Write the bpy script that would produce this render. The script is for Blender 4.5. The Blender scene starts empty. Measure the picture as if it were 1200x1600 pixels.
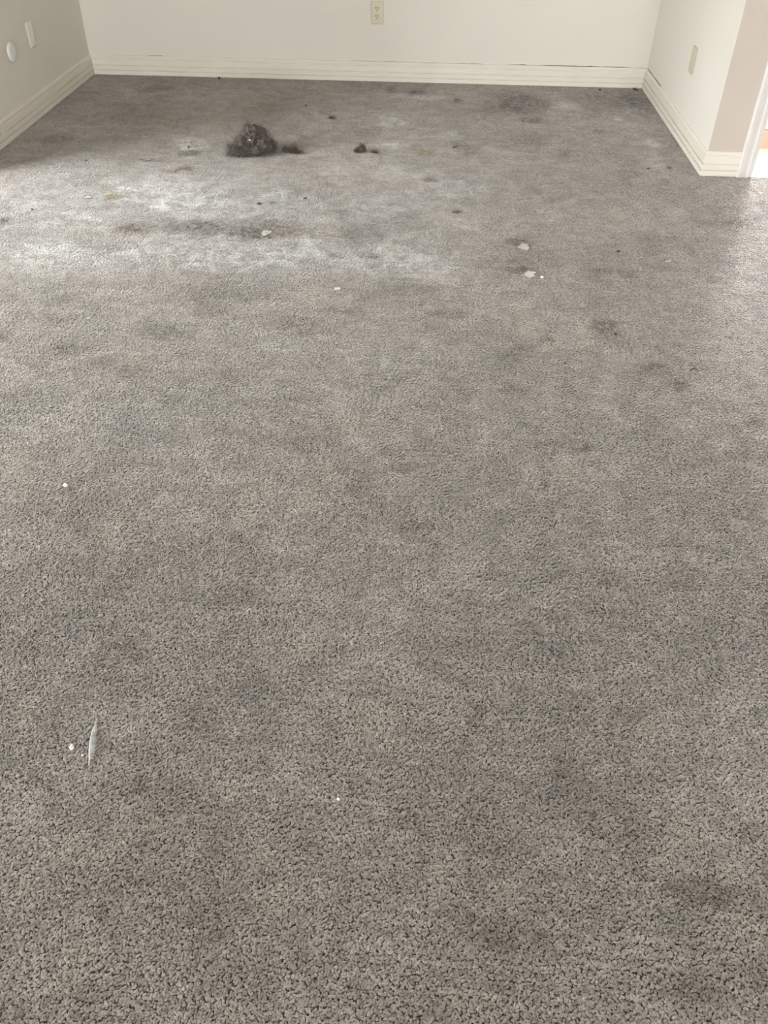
import bpy, bmesh, math, random
import numpy as np
from mathutils import Vector, Matrix, noise

random.seed(7)
rng = np.random.default_rng(7)
S = bpy.context.scene
COL = S.collection

# ------------------------------------------------------------------ camera
PITCH, YAW, ROLL, CAM_H = 0.71413, 0.04522, 0.01418, 1.31496
FPX = 1302.41
cam_data = bpy.data.cameras.new('camera')
cam_data.sensor_fit = 'VERTICAL'
cam_data.sensor_height = 36.0
cam_data.lens = FPX / 1600.0 * 36.0
cam_data.clip_start = 0.05
cam_data.clip_end = 200
cam = bpy.data.objects.new('camera', cam_data)
COL.objects.link(cam)
fw = Vector((-math.sin(YAW) * math.cos(PITCH), math.cos(YAW) * math.cos(PITCH), -math.sin(PITCH)))
rt = Vector((math.cos(YAW), math.sin(YAW), 0))
up = rt.cross(fw)
r2 = math.cos(ROLL) * rt + math.sin(ROLL) * up
u2 = -math.sin(ROLL) * rt + math.cos(ROLL) * up
M = Matrix((r2, u2, -fw)).transposed().to_4x4()
M.translation = Vector((0, 0, CAM_H))
cam.matrix_world = M
S.camera = cam

# ------------------------------------------------------------------ sky, light, exposure
world = bpy.data.worlds.new('overcast_sky')
S.world = world
world.use_nodes = True
bg = world.node_tree.nodes['Background']
bg.inputs['Color'].default_value = (0.965, 0.985, 1.0, 1)
bg.inputs['Strength'].default_value = 33.5

# room measures (metres): the visible face of each baseboard; walls stand BT behind it
XL, XR, YB, YE = -2.025, 1.2366, 5.4153, 3.9412
BT = 0.014
XWL, XWR, YWB, YWE = XL - BT, XR + BT, YB + BT, YE + BT
Y_REAR, X_EAST, CEIL = -7.0, 2.75, 2.44  # rear wall set far back so its window spares the near floor
X_WEST, Y_NOOK = -3.75, 3.68             # unseen widening to the left, added to even out the window light
WIN = (1.75, 3.45, 0.15, 2.15)           # window in the left wall of that widening: y0, y1, z0, z1
RWIN = (-1.60, 2.40, 0.05, 1.85)          # unseen rear window, added and sized to light the back wall: x0, x1, z0, z1
DOOR = (1.463, 2.32, 2.05)               # doorway to the hall: x0, x1, head
WT = 0.115                               # wall thickness
HALL_Y1, HALL_X1 = 6.6, 3.6
HWIN = (2.25, 3.45, 0.45, 2.25)          # hall window in the far wall: x0, x1, z0, z1


def portal(name, loc, rot, sx, sy):
    l = bpy.data.lights.new(name, 'AREA')
    l.shape = 'RECTANGLE'
    l.size, l.size_y = sx, sy
    l.cycles.is_portal = True
    o = bpy.data.objects.new(name, l)
    COL.objects.link(o)
    o.location = loc
    o.rotation_euler = rot
    return o


# sky portals in the three glazed openings (they add no light, they guide the sampling of the sky)
portal('window_daylight', (X_WEST - 0.12, (WIN[0] + WIN[1]) / 2, (WIN[2] + WIN[3]) / 2),
       (0, -math.pi / 2, 0), WIN[3] - WIN[2], WIN[1] - WIN[0])
portal('added_rear_window_daylight', ((RWIN[0] + RWIN[1]) / 2, Y_REAR - 0.08, (RWIN[2] + RWIN[3]) / 2),
       (math.pi / 2, 0, 0), RWIN[1] - RWIN[0], RWIN[3] - RWIN[2])
portal('hall_window_daylight', ((HWIN[0] + HWIN[1]) / 2, HALL_Y1 + 0.10, (HWIN[2] + HWIN[3]) / 2),
       (-math.pi / 2, 0, 0), HWIN[1] - HWIN[0], HWIN[3] - HWIN[2])

sd = bpy.data.lights.new('hazy_sun', 'SUN')
sd.energy = 7.5
sd.angle = math.radians(6)
sd.color = (1.0, 0.965, 1.0)
sun = bpy.data.objects.new('hazy_sun', sd)
COL.objects.link(sun)
SUN_EL = math.radians(26)
sun_dir = Vector((-0.336 * math.cos(SUN_EL), -0.942 * math.cos(SUN_EL), -math.sin(SUN_EL)))   # through the hall window
sun.rotation_euler = sun_dir.to_track_quat('-Z', 'Y').to_euler()
sun.location = (3.5, 9.0, 4.0)

vs = S.view_settings
vs.view_transform = 'Standard'
vs.look = 'None'
vs.exposure = 0.0
vs.gamma = 1.0
vs.use_curve_mapping = False
S.cycles.max_bounces = 7
S.cycles.diffuse_bounces = 6
S.cycles.sample_clamp_indirect = 8.0


# ------------------------------------------------------------------ helpers
def srgb(r, g, b):
    def f(c):
        c /= 255.0
        return c / 12.92 if c <= 0.04045 else ((c + 0.055) / 1.055) ** 2.4
    return (f(r), f(g), f(b), 1.0)


def tag(o, label=None, cat=None, group=None, kind=None):
    if label: o['label'] = label
    if cat: o['category'] = cat
    if group: o['group'] = group
    if kind: o['kind'] = kind
    return o


def obj(name, bm, mat, parent=None, smooth=False, loc=None):
    me = bpy.data.meshes.new(name)
    bmesh.ops.recalc_face_normals(bm, faces=bm.faces[:])
    bm.to_mesh(me)
    bm.free()
    return obj_me(name, me, mat, parent, smooth, loc)


def obj_me(name, me, mat, parent=None, smooth=False, loc=None):
    if mat is not None and not me.materials:
        me.materials.append(mat)
    if smooth:
        for p in me.polygons: p.use_smooth = True
    o = bpy.data.objects.new(name, me)
    COL.objects.link(o)
    if parent is not None: o.parent = parent
    if loc is not None: o.location = loc
    return o


def empty(name, loc=(0, 0, 0), rot=(0, 0, 0)):
    o = bpy.data.objects.new(name, None)
    COL.objects.link(o)
    o.location = loc
    o.rotation_euler = rot
    o.empty_display_size = 0.05
    return o


def box(bm, x0, x1, y0, y1, z0, z1, bevel=0.0, seg=2):
    r = bmesh.ops.create_cube(bm, size=1.0)
    for v in r['verts']:
        v.co = Vector((x0 + (v.co.x + .5) * (x1 - x0), y0 + (v.co.y + .5) * (y1 - y0), z0 + (v.co.z + .5) * (z1 - z0)))
    if bevel:
        es = list({e for v in r['verts'] for e in v.link_edges})
        bmesh.ops.bevel(bm, geom=es, offset=bevel, segments=seg, profile=0.5, affect='EDGES')


def disc(bm, r, y0, y1, cx=0, cz=0, n=24, rtop=None):
    """a short round body whose axis is local Y (standing off a wall), y0 = wall side"""
    rtop = r if rtop is None else rtop
    a, b = [], []
    for i in range(n):
        t = 2 * math.pi * i / n
        a.append(bm.verts.new((cx + r * math.cos(t), y0, cz + r * math.sin(t))))
        b.append(bm.verts.new((cx + rtop * math.cos(t), y1, cz + rtop * math.sin(t))))
    for i in range(n):
        j = (i + 1) % n
        bm.faces.new((a[i], a[j], b[j], b[i]))
    bm.faces.new(b)
    bm.faces.new(a[::-1])


# ------------------------------------------------------------------ materials
def new_mat(name):
    m = bpy.data.materials.new(name)
    m.use_nodes = True
    nt = m.node_tree
    return m, nt, nt.nodes['Principled BSDF']


def N(nt, t, **kw):
    n = nt.nodes.new(t)
    for k, v in kw.items(): setattr(n, k, v)
    return n


def plain(name, col, rough=0.5, bump=0.0, bscale=200.0, var=0.0, vscale=3.0, spec=0.3, var_col=None):
    m, nt, p = new_mat(name)
    p.inputs['Roughness'].default_value = rough
    p.inputs['Specular IOR Level'].default_value = spec
    geo = N(nt, 'ShaderNodeNewGeometry')
    if var:
        nz = N(nt, 'ShaderNodeTexNoise')
        nz.inputs['Scale'].default_value = vscale
        nz.inputs['Detail'].default_value = 5
        nt.links.new(geo.outputs['Position'], nz.inputs['Vector'])
        mr = N(nt, 'ShaderNodeMapRange')
        mr.inputs['From Min'].default_value = 0.3
        mr.inputs['From Max'].default_value = 0.75
        nt.links.new(nz.outputs['Fac'], mr.inputs['Value'])
        mx = N(nt, 'ShaderNodeMix', data_type='RGBA')
        c2 = var_col or tuple(c * (1 - var) for c in col[:3]) + (1,)
        mx.inputs['A'].default_value = col
        mx.inputs['B'].default_value = c2
        nt.links.new(mr.outputs['Result'], mx.inputs['Factor'])
        nt.links.new(mx.outputs['Result'], p.inputs['Base Color'])
    else:
        p.inputs['Base Color'].default_value = col
    if bump:
        nb = N(nt, 'ShaderNodeTexNoise')
        nb.inputs['Scale'].default_value = bscale
        nb.inputs['Detail'].default_value = 4
        nt.links.new(geo.outputs['Position'], nb.inputs['Vector'])
        b = N(nt, 'ShaderNodeBump')
        b.inputs['Strength'].default_value = bump
        b.inputs['Distance'].default_value = 0.002
        nt.links.new(nb.outputs['Fac'], b.inputs['Height'])
        nt.links.new(b.outputs['Normal'], p.inputs['Normal'])
    return m


M_wall = plain('wall_paint', (0.70, 0.667, 0.605, 1), 0.75, 0.25, 120, 0.05, 1.2)
M_wall_pink_shaded = plain('pink_shaded_wall_paint', (0.52, 0.458, 0.402, 1), 0.75, 0.25, 120, 0.05, 1.2)  # pinkish hue is its own; the darker tone stands in for weaker light
M_trim = plain('trim_paint', (0.72, 0.68, 0.60, 1), 0.42, 0.06, 60, 0.06, 5)
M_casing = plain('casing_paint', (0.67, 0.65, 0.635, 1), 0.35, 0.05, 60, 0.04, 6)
M_ceil = plain('ceiling_paint', (0.74, 0.72, 0.68, 1), 0.9, 0.3, 90)
M_sub = plain('subfloor', (0.16, 0.145, 0.13, 1), 0.95, 0.2, 60, 0.2, 4)
M_dark = plain('crack_dirt', srgb(70, 60, 48), 0.95)
M_beige = plain('beige_plastic', srgb(203, 194, 172), 0.38, 0, 0, 0.05, 30)
M_slot = plain('slot_dark', srgb(52, 44, 34), 0.8)
M_white = plain('white_plastic', (0.73, 0.73, 0.71, 1), 0.35)
M_grey_plate = plain('almond_plastic', srgb(188, 180, 160), 0.4)
M_screw = plain('painted_screw', srgb(176, 166, 138), 0.35)
M_paper = plain('scrap_paper', (0.58, 0.55, 0.52, 1), 0.8, 0.2, 300, 0.12, 60)
M_crumb = plain('white_crumb', (0.76, 0.74, 0.69, 1), 0.7, 0.3, 500)
M_speck = plain('dark_crumb', srgb(84, 74, 64), 0.9, 0.3, 500)
M_backing = plain('pale_backing', (0.50, 0.46, 0.43, 1), 0.85, 0.3, 300, 0.12, 60)
M_tile = plain('hall_tile', (0.82, 0.80, 0.79, 1), 0.3, 0, 0, 0.05, 6)
M_grout = plain('hall_grout', (0.5, 0.47, 0.45, 1), 0.9)
M_step = plain('step_wood', srgb(214, 178, 156), 0.5, 0, 0, 0.1, 12)
M_lawn = plain('lawn', srgb(112, 116, 92), 0.95, 0, 0, 0.4, 2)
M_lint = plain('lint_grey', srgb(112, 104, 98), 1.0, 0.8, 160, 0.55, 60, 0.05)
M_fibre = plain('lint_fibre', srgb(112, 104, 98), 1.0, 0, 0, 0.5, 60, 0.05)
M_feather = plain('feather_white', (0.80, 0.82, 0.82, 1), 0.6, 0.2, 400, 0.2, 90, 0.3, (0.46, 0.47, 0.47, 1))
M_alu = plain('white_frame', (0.78, 0.78, 0.76, 1), 0.4)
m, nt, p = new_mat('window_glass')
tr = N(nt, 'ShaderNodeBsdfTransparent')
gl = N(nt, 'ShaderNodeBsdfGlossy')
gl.inputs['Roughness'].default_value = 0.02
mxs = N(nt, 'ShaderNodeMixShader')
mxs.inputs['Fac'].default_value = 0.06
nt.links.new(tr.outputs[0], mxs.inputs[1])
nt.links.new(gl.outputs[0], mxs.inputs[2])
nt.links.new(mxs.outputs[0], nt.nodes['Material Output'].inputs['Surface'])
M_glass = m

# stains on the carpet, plus painted dent shade among the dark: x, y, half-width, half-depth (m), strength
DARK = [
    (-1.593,4.621,0.268,0.247,0.16), (-1.834,4.193,0.081,0.077,0.45), (-1.409,5.305,0.602,0.112,0.08), (-1.560,5.151,0.095,0.067,0.3), (-1.943,4.954,0.142,0.176,0.16), 
    (0.493,5.085,0.189,0.193,0.5), (0.394,4.902,0.211,0.109,0.3), (0.536,4.728,0.075,0.057,0.45), (0.152,5.065,0.029,0.051,0.6), (-0.079,5.227,0.059,0.081,0.45), 
    (-0.228,5.254,0.037,0.068,0.45), (1.036,5.137,0.220,0.261,0.3), (1.177,5.125,0.109,0.260,0.25), (0.476,4.361,0.134,0.161,0.25), (0.188,4.238,0.063,0.154,0.25), 
    (0.371,3.671,0.168,0.231,0.12), (-1.305,3.940,0.065,0.026,0.6), (-1.134,4.045,0.060,0.045,0.5), (0.013,3.791,0.043,0.032,0.5), (0.132,3.426,0.024,0.021,0.8), 
    (-0.506,4.677,0.020,0.034,0.5), (-0.808,4.604,0.040,0.033,0.2), (0.868,4.572,0.040,0.043,0.45), (1.195,4.497,0.098,0.210,0.15), (0.649,4.203,0.062,0.113,0.2), 
    (0.931,4.154,0.092,0.204,0.12), (1.120,4.045,0.015,0.022,0.8), (-1.144,3.162,0.095,0.062,0.5), (-0.924,3.199,0.139,0.051,0.4), (-0.835,3.143,0.175,0.080,0.25), 
    (-0.615,3.186,0.139,0.088,0.4), (-0.667,3.119,0.099,0.061,0.3), (-1.679,3.183,0.028,0.038,0.6), (-0.492,3.031,0.029,0.047,0.3), (-0.196,2.968,0.033,0.034,0.4), 
    (-0.339,2.968,0.019,0.023,0.4), (-0.697,3.449,0.013,0.018,0.6), (-0.645,3.460,0.016,0.021,0.4), (-0.062,3.282,0.103,0.065,0.2), (-0.234,3.173,0.100,0.124,0.2), 
    (-0.327,3.361,0.052,0.054,0.2), (0.367,3.135,0.060,0.042,0.6), (0.355,2.890,0.051,0.032,0.5), (0.328,2.981,0.120,0.169,0.2), (0.598,2.477,0.054,0.061,0.5),  # includes painted shade of the dents behind the two right-hand scraps
    (0.403,2.388,0.025,0.025,0.35), (0.328,2.322,0.040,0.040,0.3), (0.266,2.278,0.040,0.031,0.25), (0.264,2.085,0.041,0.028,0.4), (0.749,2.353,0.018,0.028,0.4), 
    (0.709,2.224,0.062,0.052,0.4), (0.768,2.142,0.038,0.035,0.35), (0.683,2.905,0.094,0.027,0.4), (0.746,2.867,0.046,0.021,0.35), (0.393,1.821,0.069,0.029,0.35), 
    (0.451,1.805,0.026,0.023,0.45), (0.334,1.641,0.016,0.020,0.45), (0.939,1.954,0.039,0.028,0.55), (0.672,1.553,0.062,0.057,0.25), (1.161,3.415,0.132,0.068,0.25), 
    (1.284,3.392,0.053,0.068,0.2), (0.982,3.178,0.150,0.086,0.2), (0.089,2.536,0.090,0.045,0.25), (-0.252,2.533,0.068,0.036,0.3), (-0.366,2.414,0.166,0.059,0.2), 
    (-0.717,2.590,0.174,0.094,0.2), (-0.818,2.339,0.101,0.057,0.3), (-1.190,2.396,0.062,0.042,0.35), (-1.205,2.530,0.054,0.046,0.2), (-1.077,2.219,0.082,0.046,0.3), 
    (-1.313,2.281,0.036,0.040,0.35), (-0.909,2.129,0.153,0.050,0.2), (-1.166,1.943,0.047,0.026,0.35), (-0.662,2.479,0.084,0.035,0.2), (-0.044,2.690,0.111,0.059,0.2), 
    (-0.119,2.103,0.113,0.070,0.15), (-0.288,1.788,0.102,0.069,0.18), (-0.005,1.469,0.051,0.023,0.35), (-0.113,1.296,0.085,0.059,0.15), (-0.560,1.307,0.129,0.060,0.2), 
    (-0.557,1.047,0.079,0.048,0.3), (-0.300,1.304,0.071,0.060,0.15), (-0.356,1.222,0.083,0.037,0.2), (0.452,1.317,0.045,0.040,0.4), (0.597,1.342,0.063,0.053,0.3), 
    (0.134,0.952,0.032,0.038,0.35), (0.446,0.967,0.051,0.026,0.45), (0.288,0.841,0.037,0.023,0.4), (-0.469,0.763,0.040,0.029,0.4), (-0.400,0.654,0.036,0.019,0.35), 
    (-0.025,0.713,0.024,0.016,0.3), (0.468,0.632,0.071,0.025,0.4), (0.516,0.625,0.041,0.022,0.35), (0.426,0.486,0.051,0.026,0.5), (0.537,0.506,0.028,0.018,0.35), 
    (0.227,0.542,0.021,0.019,0.35), (0.121,0.564,0.012,0.012,0.35), (-0.225,0.558,0.022,0.015,0.3), (-0.281,0.540,0.049,0.021,0.22), (-0.244,0.796,0.034,0.030,0.25), 
    (0.544,1.154,0.159,0.104,0.15), (0.359,0.783,0.178,0.110,0.14), (0.084,1.125,0.079,0.041,0.18), (0.576,0.737,0.043,0.023,0.3), (-0.450,0.423,0.064,0.025,0.2), 
    (-0.084,0.444,0.055,0.020,0.2), ]
PALE = [
    (-0.924,3.562,0.412,0.374,0.16), (-0.376,2.870,0.468,0.140,0.16), (-1.500,3.298,0.285,0.335,0.14), (-1.151,4.186,0.099,0.095,0.5), (-1.149,4.044,0.078,0.072,0.3), 
    (-1.169,3.542,0.259,0.207,0.3), (-0.886,3.384,0.317,0.179,0.35), (-1.201,2.860,0.398,0.141,0.4), (-0.627,2.962,0.359,0.147,0.45), (-0.148,2.971,0.311,0.147,0.35), 
    (-1.013,3.049,0.103,0.077,0.35), (-0.382,3.391,0.251,0.248,0.2), (-0.121,3.447,0.160,0.169,0.25), (-0.081,3.873,0.175,0.117,0.25), (-0.632,3.549,0.071,0.074,0.5), 
    (-0.775,3.098,0.049,0.066,0.5), (-0.447,3.064,0.064,0.071,0.45), (-0.172,4.640,0.087,0.123,0.35), (-0.187,4.253,0.088,0.058,0.5), (0.096,4.428,0.104,0.062,0.35), 
    (-0.065,5.109,0.182,0.065,0.3), (0.736,5.020,0.100,0.075,0.4), (1.002,4.806,0.031,0.047,0.7), (1.114,4.409,0.035,0.061,0.6), (1.097,4.968,0.036,0.099,0.4), 
    (0.065,3.646,0.139,0.153,0.25), (0.206,3.735,0.085,0.190,0.2), (-1.326,3.574,0.038,0.030,0.6), (-0.403,3.888,0.088,0.135,0.2), (-0.058,3.143,0.100,0.049,0.3), 
    (-1.365,3.209,0.203,0.128,0.25), (-1.441,2.926,0.142,0.112,0.3), (-1.655,3.501,0.162,0.293,0.2), (-1.613,3.869,0.175,0.170,0.2), (0.020,2.874,0.140,0.107,0.2), 
    (0.092,3.328,0.130,0.133,0.2), (-0.408,2.268,0.119,0.078,0.15), (-0.152,1.797,0.102,0.058,0.12), (-0.333,2.002,0.220,0.132,0.1), (-0.010,2.239,0.196,0.114,0.1), 
    (-0.814,1.871,0.264,0.184,0.1), ]
BROWN = [
    (-1.102,3.844,0.055,0.033,0.75,0), (-1.155,3.797,0.040,0.025,0.5,0), (-1.327,3.469,0.040,0.043,0.8,1), (-0.013,4.172,0.053,0.056,0.75,1), (-0.052,4.255,0.038,0.029,0.3,1), 
    (-1.123,4.065,0.042,0.036,0.5,0), (0.013,3.791,0.037,0.032,0.4,0), ]


def carpet_material():
    """cut pile: colour from soil, stains and painted dent shade at their places on the floor, times a tint per yarn tuft"""
    m, nt, p = new_mat('carpet_yarn')
    L = nt.links.new
    geo = N(nt, 'ShaderNodeNewGeometry')
    flat = N(nt, 'ShaderNodeVectorMath', operation='MULTIPLY')
    flat.inputs[1].default_value = (1, 1, 0)
    L(geo.outputs['Position'], flat.inputs[0])
    P = flat.outputs[0]

    def nz(scale, detail, rough=0.55, vec=None, color=False, dist=0.0):
        n = N(nt, 'ShaderNodeTexNoise', noise_dimensions='2D')
        n.inputs['Scale'].default_value = scale
        n.inputs['Detail'].default_value = detail
        n.inputs['Roughness'].default_value = rough
        n.inputs['Distortion'].default_value = dist
        L(vec or P, n.inputs['Vector'])
        return n.outputs['Color' if color else 'Fac']

    def warp(vec, scale, detail, amp):
        c = nz(scale, detail, 0.6, vec, True)
        a = N(nt, 'ShaderNodeVectorMath', operation='SUBTRACT')
        L(c, a.inputs[0]); a.inputs[1].default_value = (0.5, 0.5, 0.5)
        b = N(nt, 'ShaderNodeVectorMath', operation='MULTIPLY_ADD')
        L(a.outputs[0], b.inputs[0]); b.inputs[1].default_value = (amp, amp, 0); L(vec, b.inputs[2])
        return b.outputs[0]

    W1 = warp(warp(P, 5.0, 3, 0.16), 26.0, 3, 0.060)
    W2 = warp(P, 30.0, 3, 0.034)

    def ramp(v, a, b, lo=0.0, hi=1.0):
        r = N(nt, 'ShaderNodeMapRange', interpolation_type='SMOOTHSTEP')
        r.inputs['From Min'].default_value = a
        r.inputs['From Max'].default_value = b
        r.inputs['To Min'].default_value = lo
        r.inputs['To Max'].default_value = hi
        L(v, r.inputs['Value'])
        return r.outputs['Result']

    def mul(a, b):
        n = N(nt, 'ShaderNodeMath', operation='MULTIPLY')
        L(a, n.inputs[0])
        if isinstance(b, float): n.inputs[1].default_value = b
        else: L(b, n.inputs[1])
        return n.outputs[0]

    def add(a, b, clamp=False):
        n = N(nt, 'ShaderNodeMath', operation='ADD', use_clamp=clamp)
        L(a, n.inputs[0])
        if isinstance(b, float): n.inputs[1].default_value = b
        else: L(b, n.inputs[1])
        return n.outputs[0]

    bg_ = bpy.data.node_groups.new('stain_shade_spot', 'ShaderNodeTree')       # one soft-edged spot added to a running mask
    for nm, ty in (('Place', 'NodeSocketVector'), ('Scale', 'NodeSocketVector'), ('Offset', 'NodeSocketVector'), ('Strength', 'NodeSocketFloat'), ('Mask', 'NodeSocketFloat')):
        bg_.interface.new_socket(nm, in_out='INPUT', socket_type=ty)
    bg_.interface.new_socket('Mask', in_out='OUTPUT', socket_type='NodeSocketFloat')
    g_in, g_out = bg_.nodes.new('NodeGroupInput'), bg_.nodes.new('NodeGroupOutput')
    v = N(bg_, 'ShaderNodeVectorMath', operation='MULTIPLY_ADD')
    ln = N(bg_, 'ShaderNodeVectorMath', operation='LENGTH')
    r = N(bg_, 'ShaderNodeMapRange', interpolation_type='SMOOTHSTEP')
    r.inputs['From Min'].default_value = 0.15
    r.inputs['From Max'].default_value = 1.15
    r.inputs['To Max'].default_value = 0.0
    ad = N(bg_, 'ShaderNodeMath', operation='ADD')
    for i in range(3): bg_.links.new(g_in.outputs[i], v.inputs[i])
    bg_.links.new(v.outputs[0], ln.inputs[0])
    bg_.links.new(ln.outputs['Value'], r.inputs['Value'])
    bg_.links.new(g_in.outputs['Strength'], r.inputs['To Min'])
    bg_.links.new(r.outputs['Result'], ad.inputs[0])
    bg_.links.new(g_in.outputs['Mask'], ad.inputs[1])
    bg_.links.new(ad.outputs[0], g_out.inputs[0])

    def blots(table, gain=1.0):
        acc = None
        for b in table:
            x, y, rx, ry, s = b[:5]
            rx, ry = max(rx, 0.008) * 1.25, max(ry, 0.008) * 1.25
            g = N(nt, 'ShaderNodeGroup', node_tree=bg_)
            g.inputs['Scale'].default_value = (1 / rx, 1 / ry, 0)
            g.inputs['Offset'].default_value = (-x / rx, -y / ry, 0)
            g.inputs['Strength'].default_value = s * gain
            L(W2 if max(rx, ry) < 0.14 else W1, g.inputs['Place'])
            if acc is not None: L(acc, g.inputs['Mask'])
            acc = g.outputs[0]
        return acc

    rag = ramp(nz(34.0, 4, 0.7), 0.30, 0.68, 0.35, 1.45)          # ragged edges of soil
    rag2 = ramp(nz(15.0, 5, 0.72, None, False, 0.6), 0.34, 0.66, 0.1, 1.7)
    # even mottling of a worn carpet
    m1 = ramp(nz(2.2, 3, 0.6), 0.30, 0.70, 0.90, 1.08)
    m2 = ramp(nz(12.0, 6, 0.75, W1), 0.30, 0.70, 0.80, 1.16)
    m3 = ramp(nz(75.0, 3, 0.7), 0.28, 0.72, 0.84, 1.14)
    st = N(nt, 'ShaderNodeVectorMath', operation='MULTIPLY')            # rows of the tufting run across the room
    L(W2, st.inputs[0]); st.inputs[1].default_value = (9.0, 60.0, 0.0)
    m4 = ramp(nz(1.0, 3, 0.65, st.outputs[0]), 0.28, 0.72, 0.90, 1.09)
    att = N(nt, 'ShaderNodeAttribute', attribute_name='tint')
    tint = ramp(att.outputs['Fac'], 0.0, 1.0, 0.86, 1.14)
    k = mul(mul(mul(mul(m1, m2), m3), m4), tint)

    def mix(a, b, f):
        n = N(nt, 'ShaderNodeMix', data_type='RGBA')
        n.clamp_factor = True
        for s, v in (('A', a), ('B', b)):
            if isinstance(v, tuple): n.inputs[s].default_value = v
            else: L(v, n.inputs[s])
        L(f, n.inputs['Factor'])
        return n.outputs['Result']

    hue = ramp(nz(4.0, 2, 0.6), 0.35, 0.65)
    base = mix(CARPET_A, CARPET_B, hue)

    def soiled(y0, y1, x0, x1):
        """the yarn of one strip of floor, with the stains and painted shade that reach into it"""
        def near(t):
            return [b for b in t if b[0] + 1.45 * max(b[2], 0.008) + 0.11 > x0 and b[0] - 1.45 * max(b[2], 0.008) - 0.11 < x1
                    and b[1] + 1.45 * max(b[3], 0.008) + 0.11 > y0 and b[1] - 1.45 * max(b[3], 0.008) - 0.11 < y1]
        c = base
        for table, col, rg in ((near(PALE), CARPET_PALE, rag2), (near(DARK), CARPET_DARK, rag),
                               (near([b for b in BROWN if b[5] == 0]), CARPET_BROWN, rag), (near([b for b in BROWN if b[5] == 1]), CARPET_YELLOW, rag)):
            if table: c = mix(c, col, mul(blots(table, 1.05 if col is CARPET_PALE else (0.95 if y1 < 2.2 else (1.8 if col is CARPET_BROWN or col is CARPET_YELLOW else 1.5))), rg))
        sc = N(nt, 'ShaderNodeVectorMath', operation='SCALE')
        L(c, sc.inputs[0]); L(k, sc.inputs['Scale'])
        q = N(nt, 'ShaderNodeBsdfPrincipled')
        L(sc.outputs[0], q.inputs['Base Color'])
        q.inputs['Roughness'].default_value = 0.9
        q.inputs['Specular IOR Level'].default_value = 0.0
        q.inputs['Sheen Weight'].default_value = SHEEN
        sh = N(nt, 'ShaderNodeVectorMath', operation='MULTIPLY_ADD')   # the nap shines partly in the yarn's own colour
        L(sc.outputs[0], sh.inputs[0]); sh.inputs[1].default_value = (2.4, 2.4, 2.4); sh.inputs[2].default_value = (0.37, 0.40, 0.43)
        L(sh.outputs[0], q.inputs['Sheen Tint'])
        q.inputs['Sheen Roughness'].default_value = 0.5
        return q.outputs[0]

    sep = N(nt, 'ShaderNodeSeparateXYZ')
    L(geo.outputs['Position'], sep.inputs[0])
    cuts = [0.95, 1.5, 2.1, 2.6, 3.0, 3.4, 3.8, 4.2, 4.6, 5.0]

    def row(y0, y1, x0, x1, xs):
        if not xs or y1 < 1.0: return soiled(y0, y1, x0, x1)
        h = len(xs) // 2
        g = N(nt, 'ShaderNodeMath', operation='GREATER_THAN')
        L(sep.outputs['X'], g.inputs[0]); g.inputs[1].default_value = xs[h]
        ms = N(nt, 'ShaderNodeMixShader')
        L(g.outputs[0], ms.inputs[0]); L(row(y0, y1, x0, xs[h], xs[:h]), ms.inputs[1]); L(row(y0, y1, xs[h], x1, xs[h + 1:]), ms.inputs[2])
        return ms.outputs[0]

    def tree(i, j):          # strips i..j of the floor, halved until one is left
        lo = -9.0 if i == 0 else cuts[i - 1]
        hi = 9.0 if j == len(cuts) else cuts[j]
        if i == j: return row(lo, hi, -9.0, 9.0, [-0.5, 0.35])
        h = (i + j) // 2
        g = N(nt, 'ShaderNodeMath', operation='GREATER_THAN')
        L(sep.outputs['Y'], g.inputs[0]); g.inputs[1].default_value = cuts[h]
        ms = N(nt, 'ShaderNodeMixShader')
        L(g.outputs[0], ms.inputs[0]); L(tree(i, h), ms.inputs[1]); L(tree(h + 1, j), ms.inputs[2])
        return ms.outputs[0]
    nt.nodes.remove(p)
    L(tree(0, len(cuts)), nt.nodes['Material Output'].inputs['Surface'])
    return m


SHEEN = 1.0
CARPET_A = (0.249, 0.222, 0.196, 1)
CARPET_B = (0.245, 0.223, 0.201, 1)
CARPET_PALE = (0.46, 0.46, 0.45, 1)
CARPET_DARK = (0.084, 0.068, 0.055, 1)
CARPET_BROWN = (0.150, 0.112, 0.080, 1)
CARPET_YELLOW = (0.190, 0.155, 0.098, 1)
M_carpet = carpet_material()

# ------------------------------------------------------------------ the setting
def struct(name, bm, mat, parent=None, smooth=False, label=None):
    o = obj(name, bm, mat, parent, smooth)
    if parent is None: o['kind'] = 'structure'
    if label: o['label'] = label
    return o


ZF = -0.004            # hard floor under the pile
bm = bmesh.new()
box(bm, XWL - WT, XWR + 0.05, Y_NOOK, YWB + WT, ZF - 0.1, ZF)
box(bm, X_WEST - 0.2, XWR + 0.05, Y_REAR - WT, Y_NOOK, ZF - 0.1, ZF)
box(bm, XWR + 0.05, X_EAST + WT, Y_REAR - WT, YWE, ZF - 0.1, ZF)
struct('floor', bm, M_sub, label='bare floor under the stained grey carpet')

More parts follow.
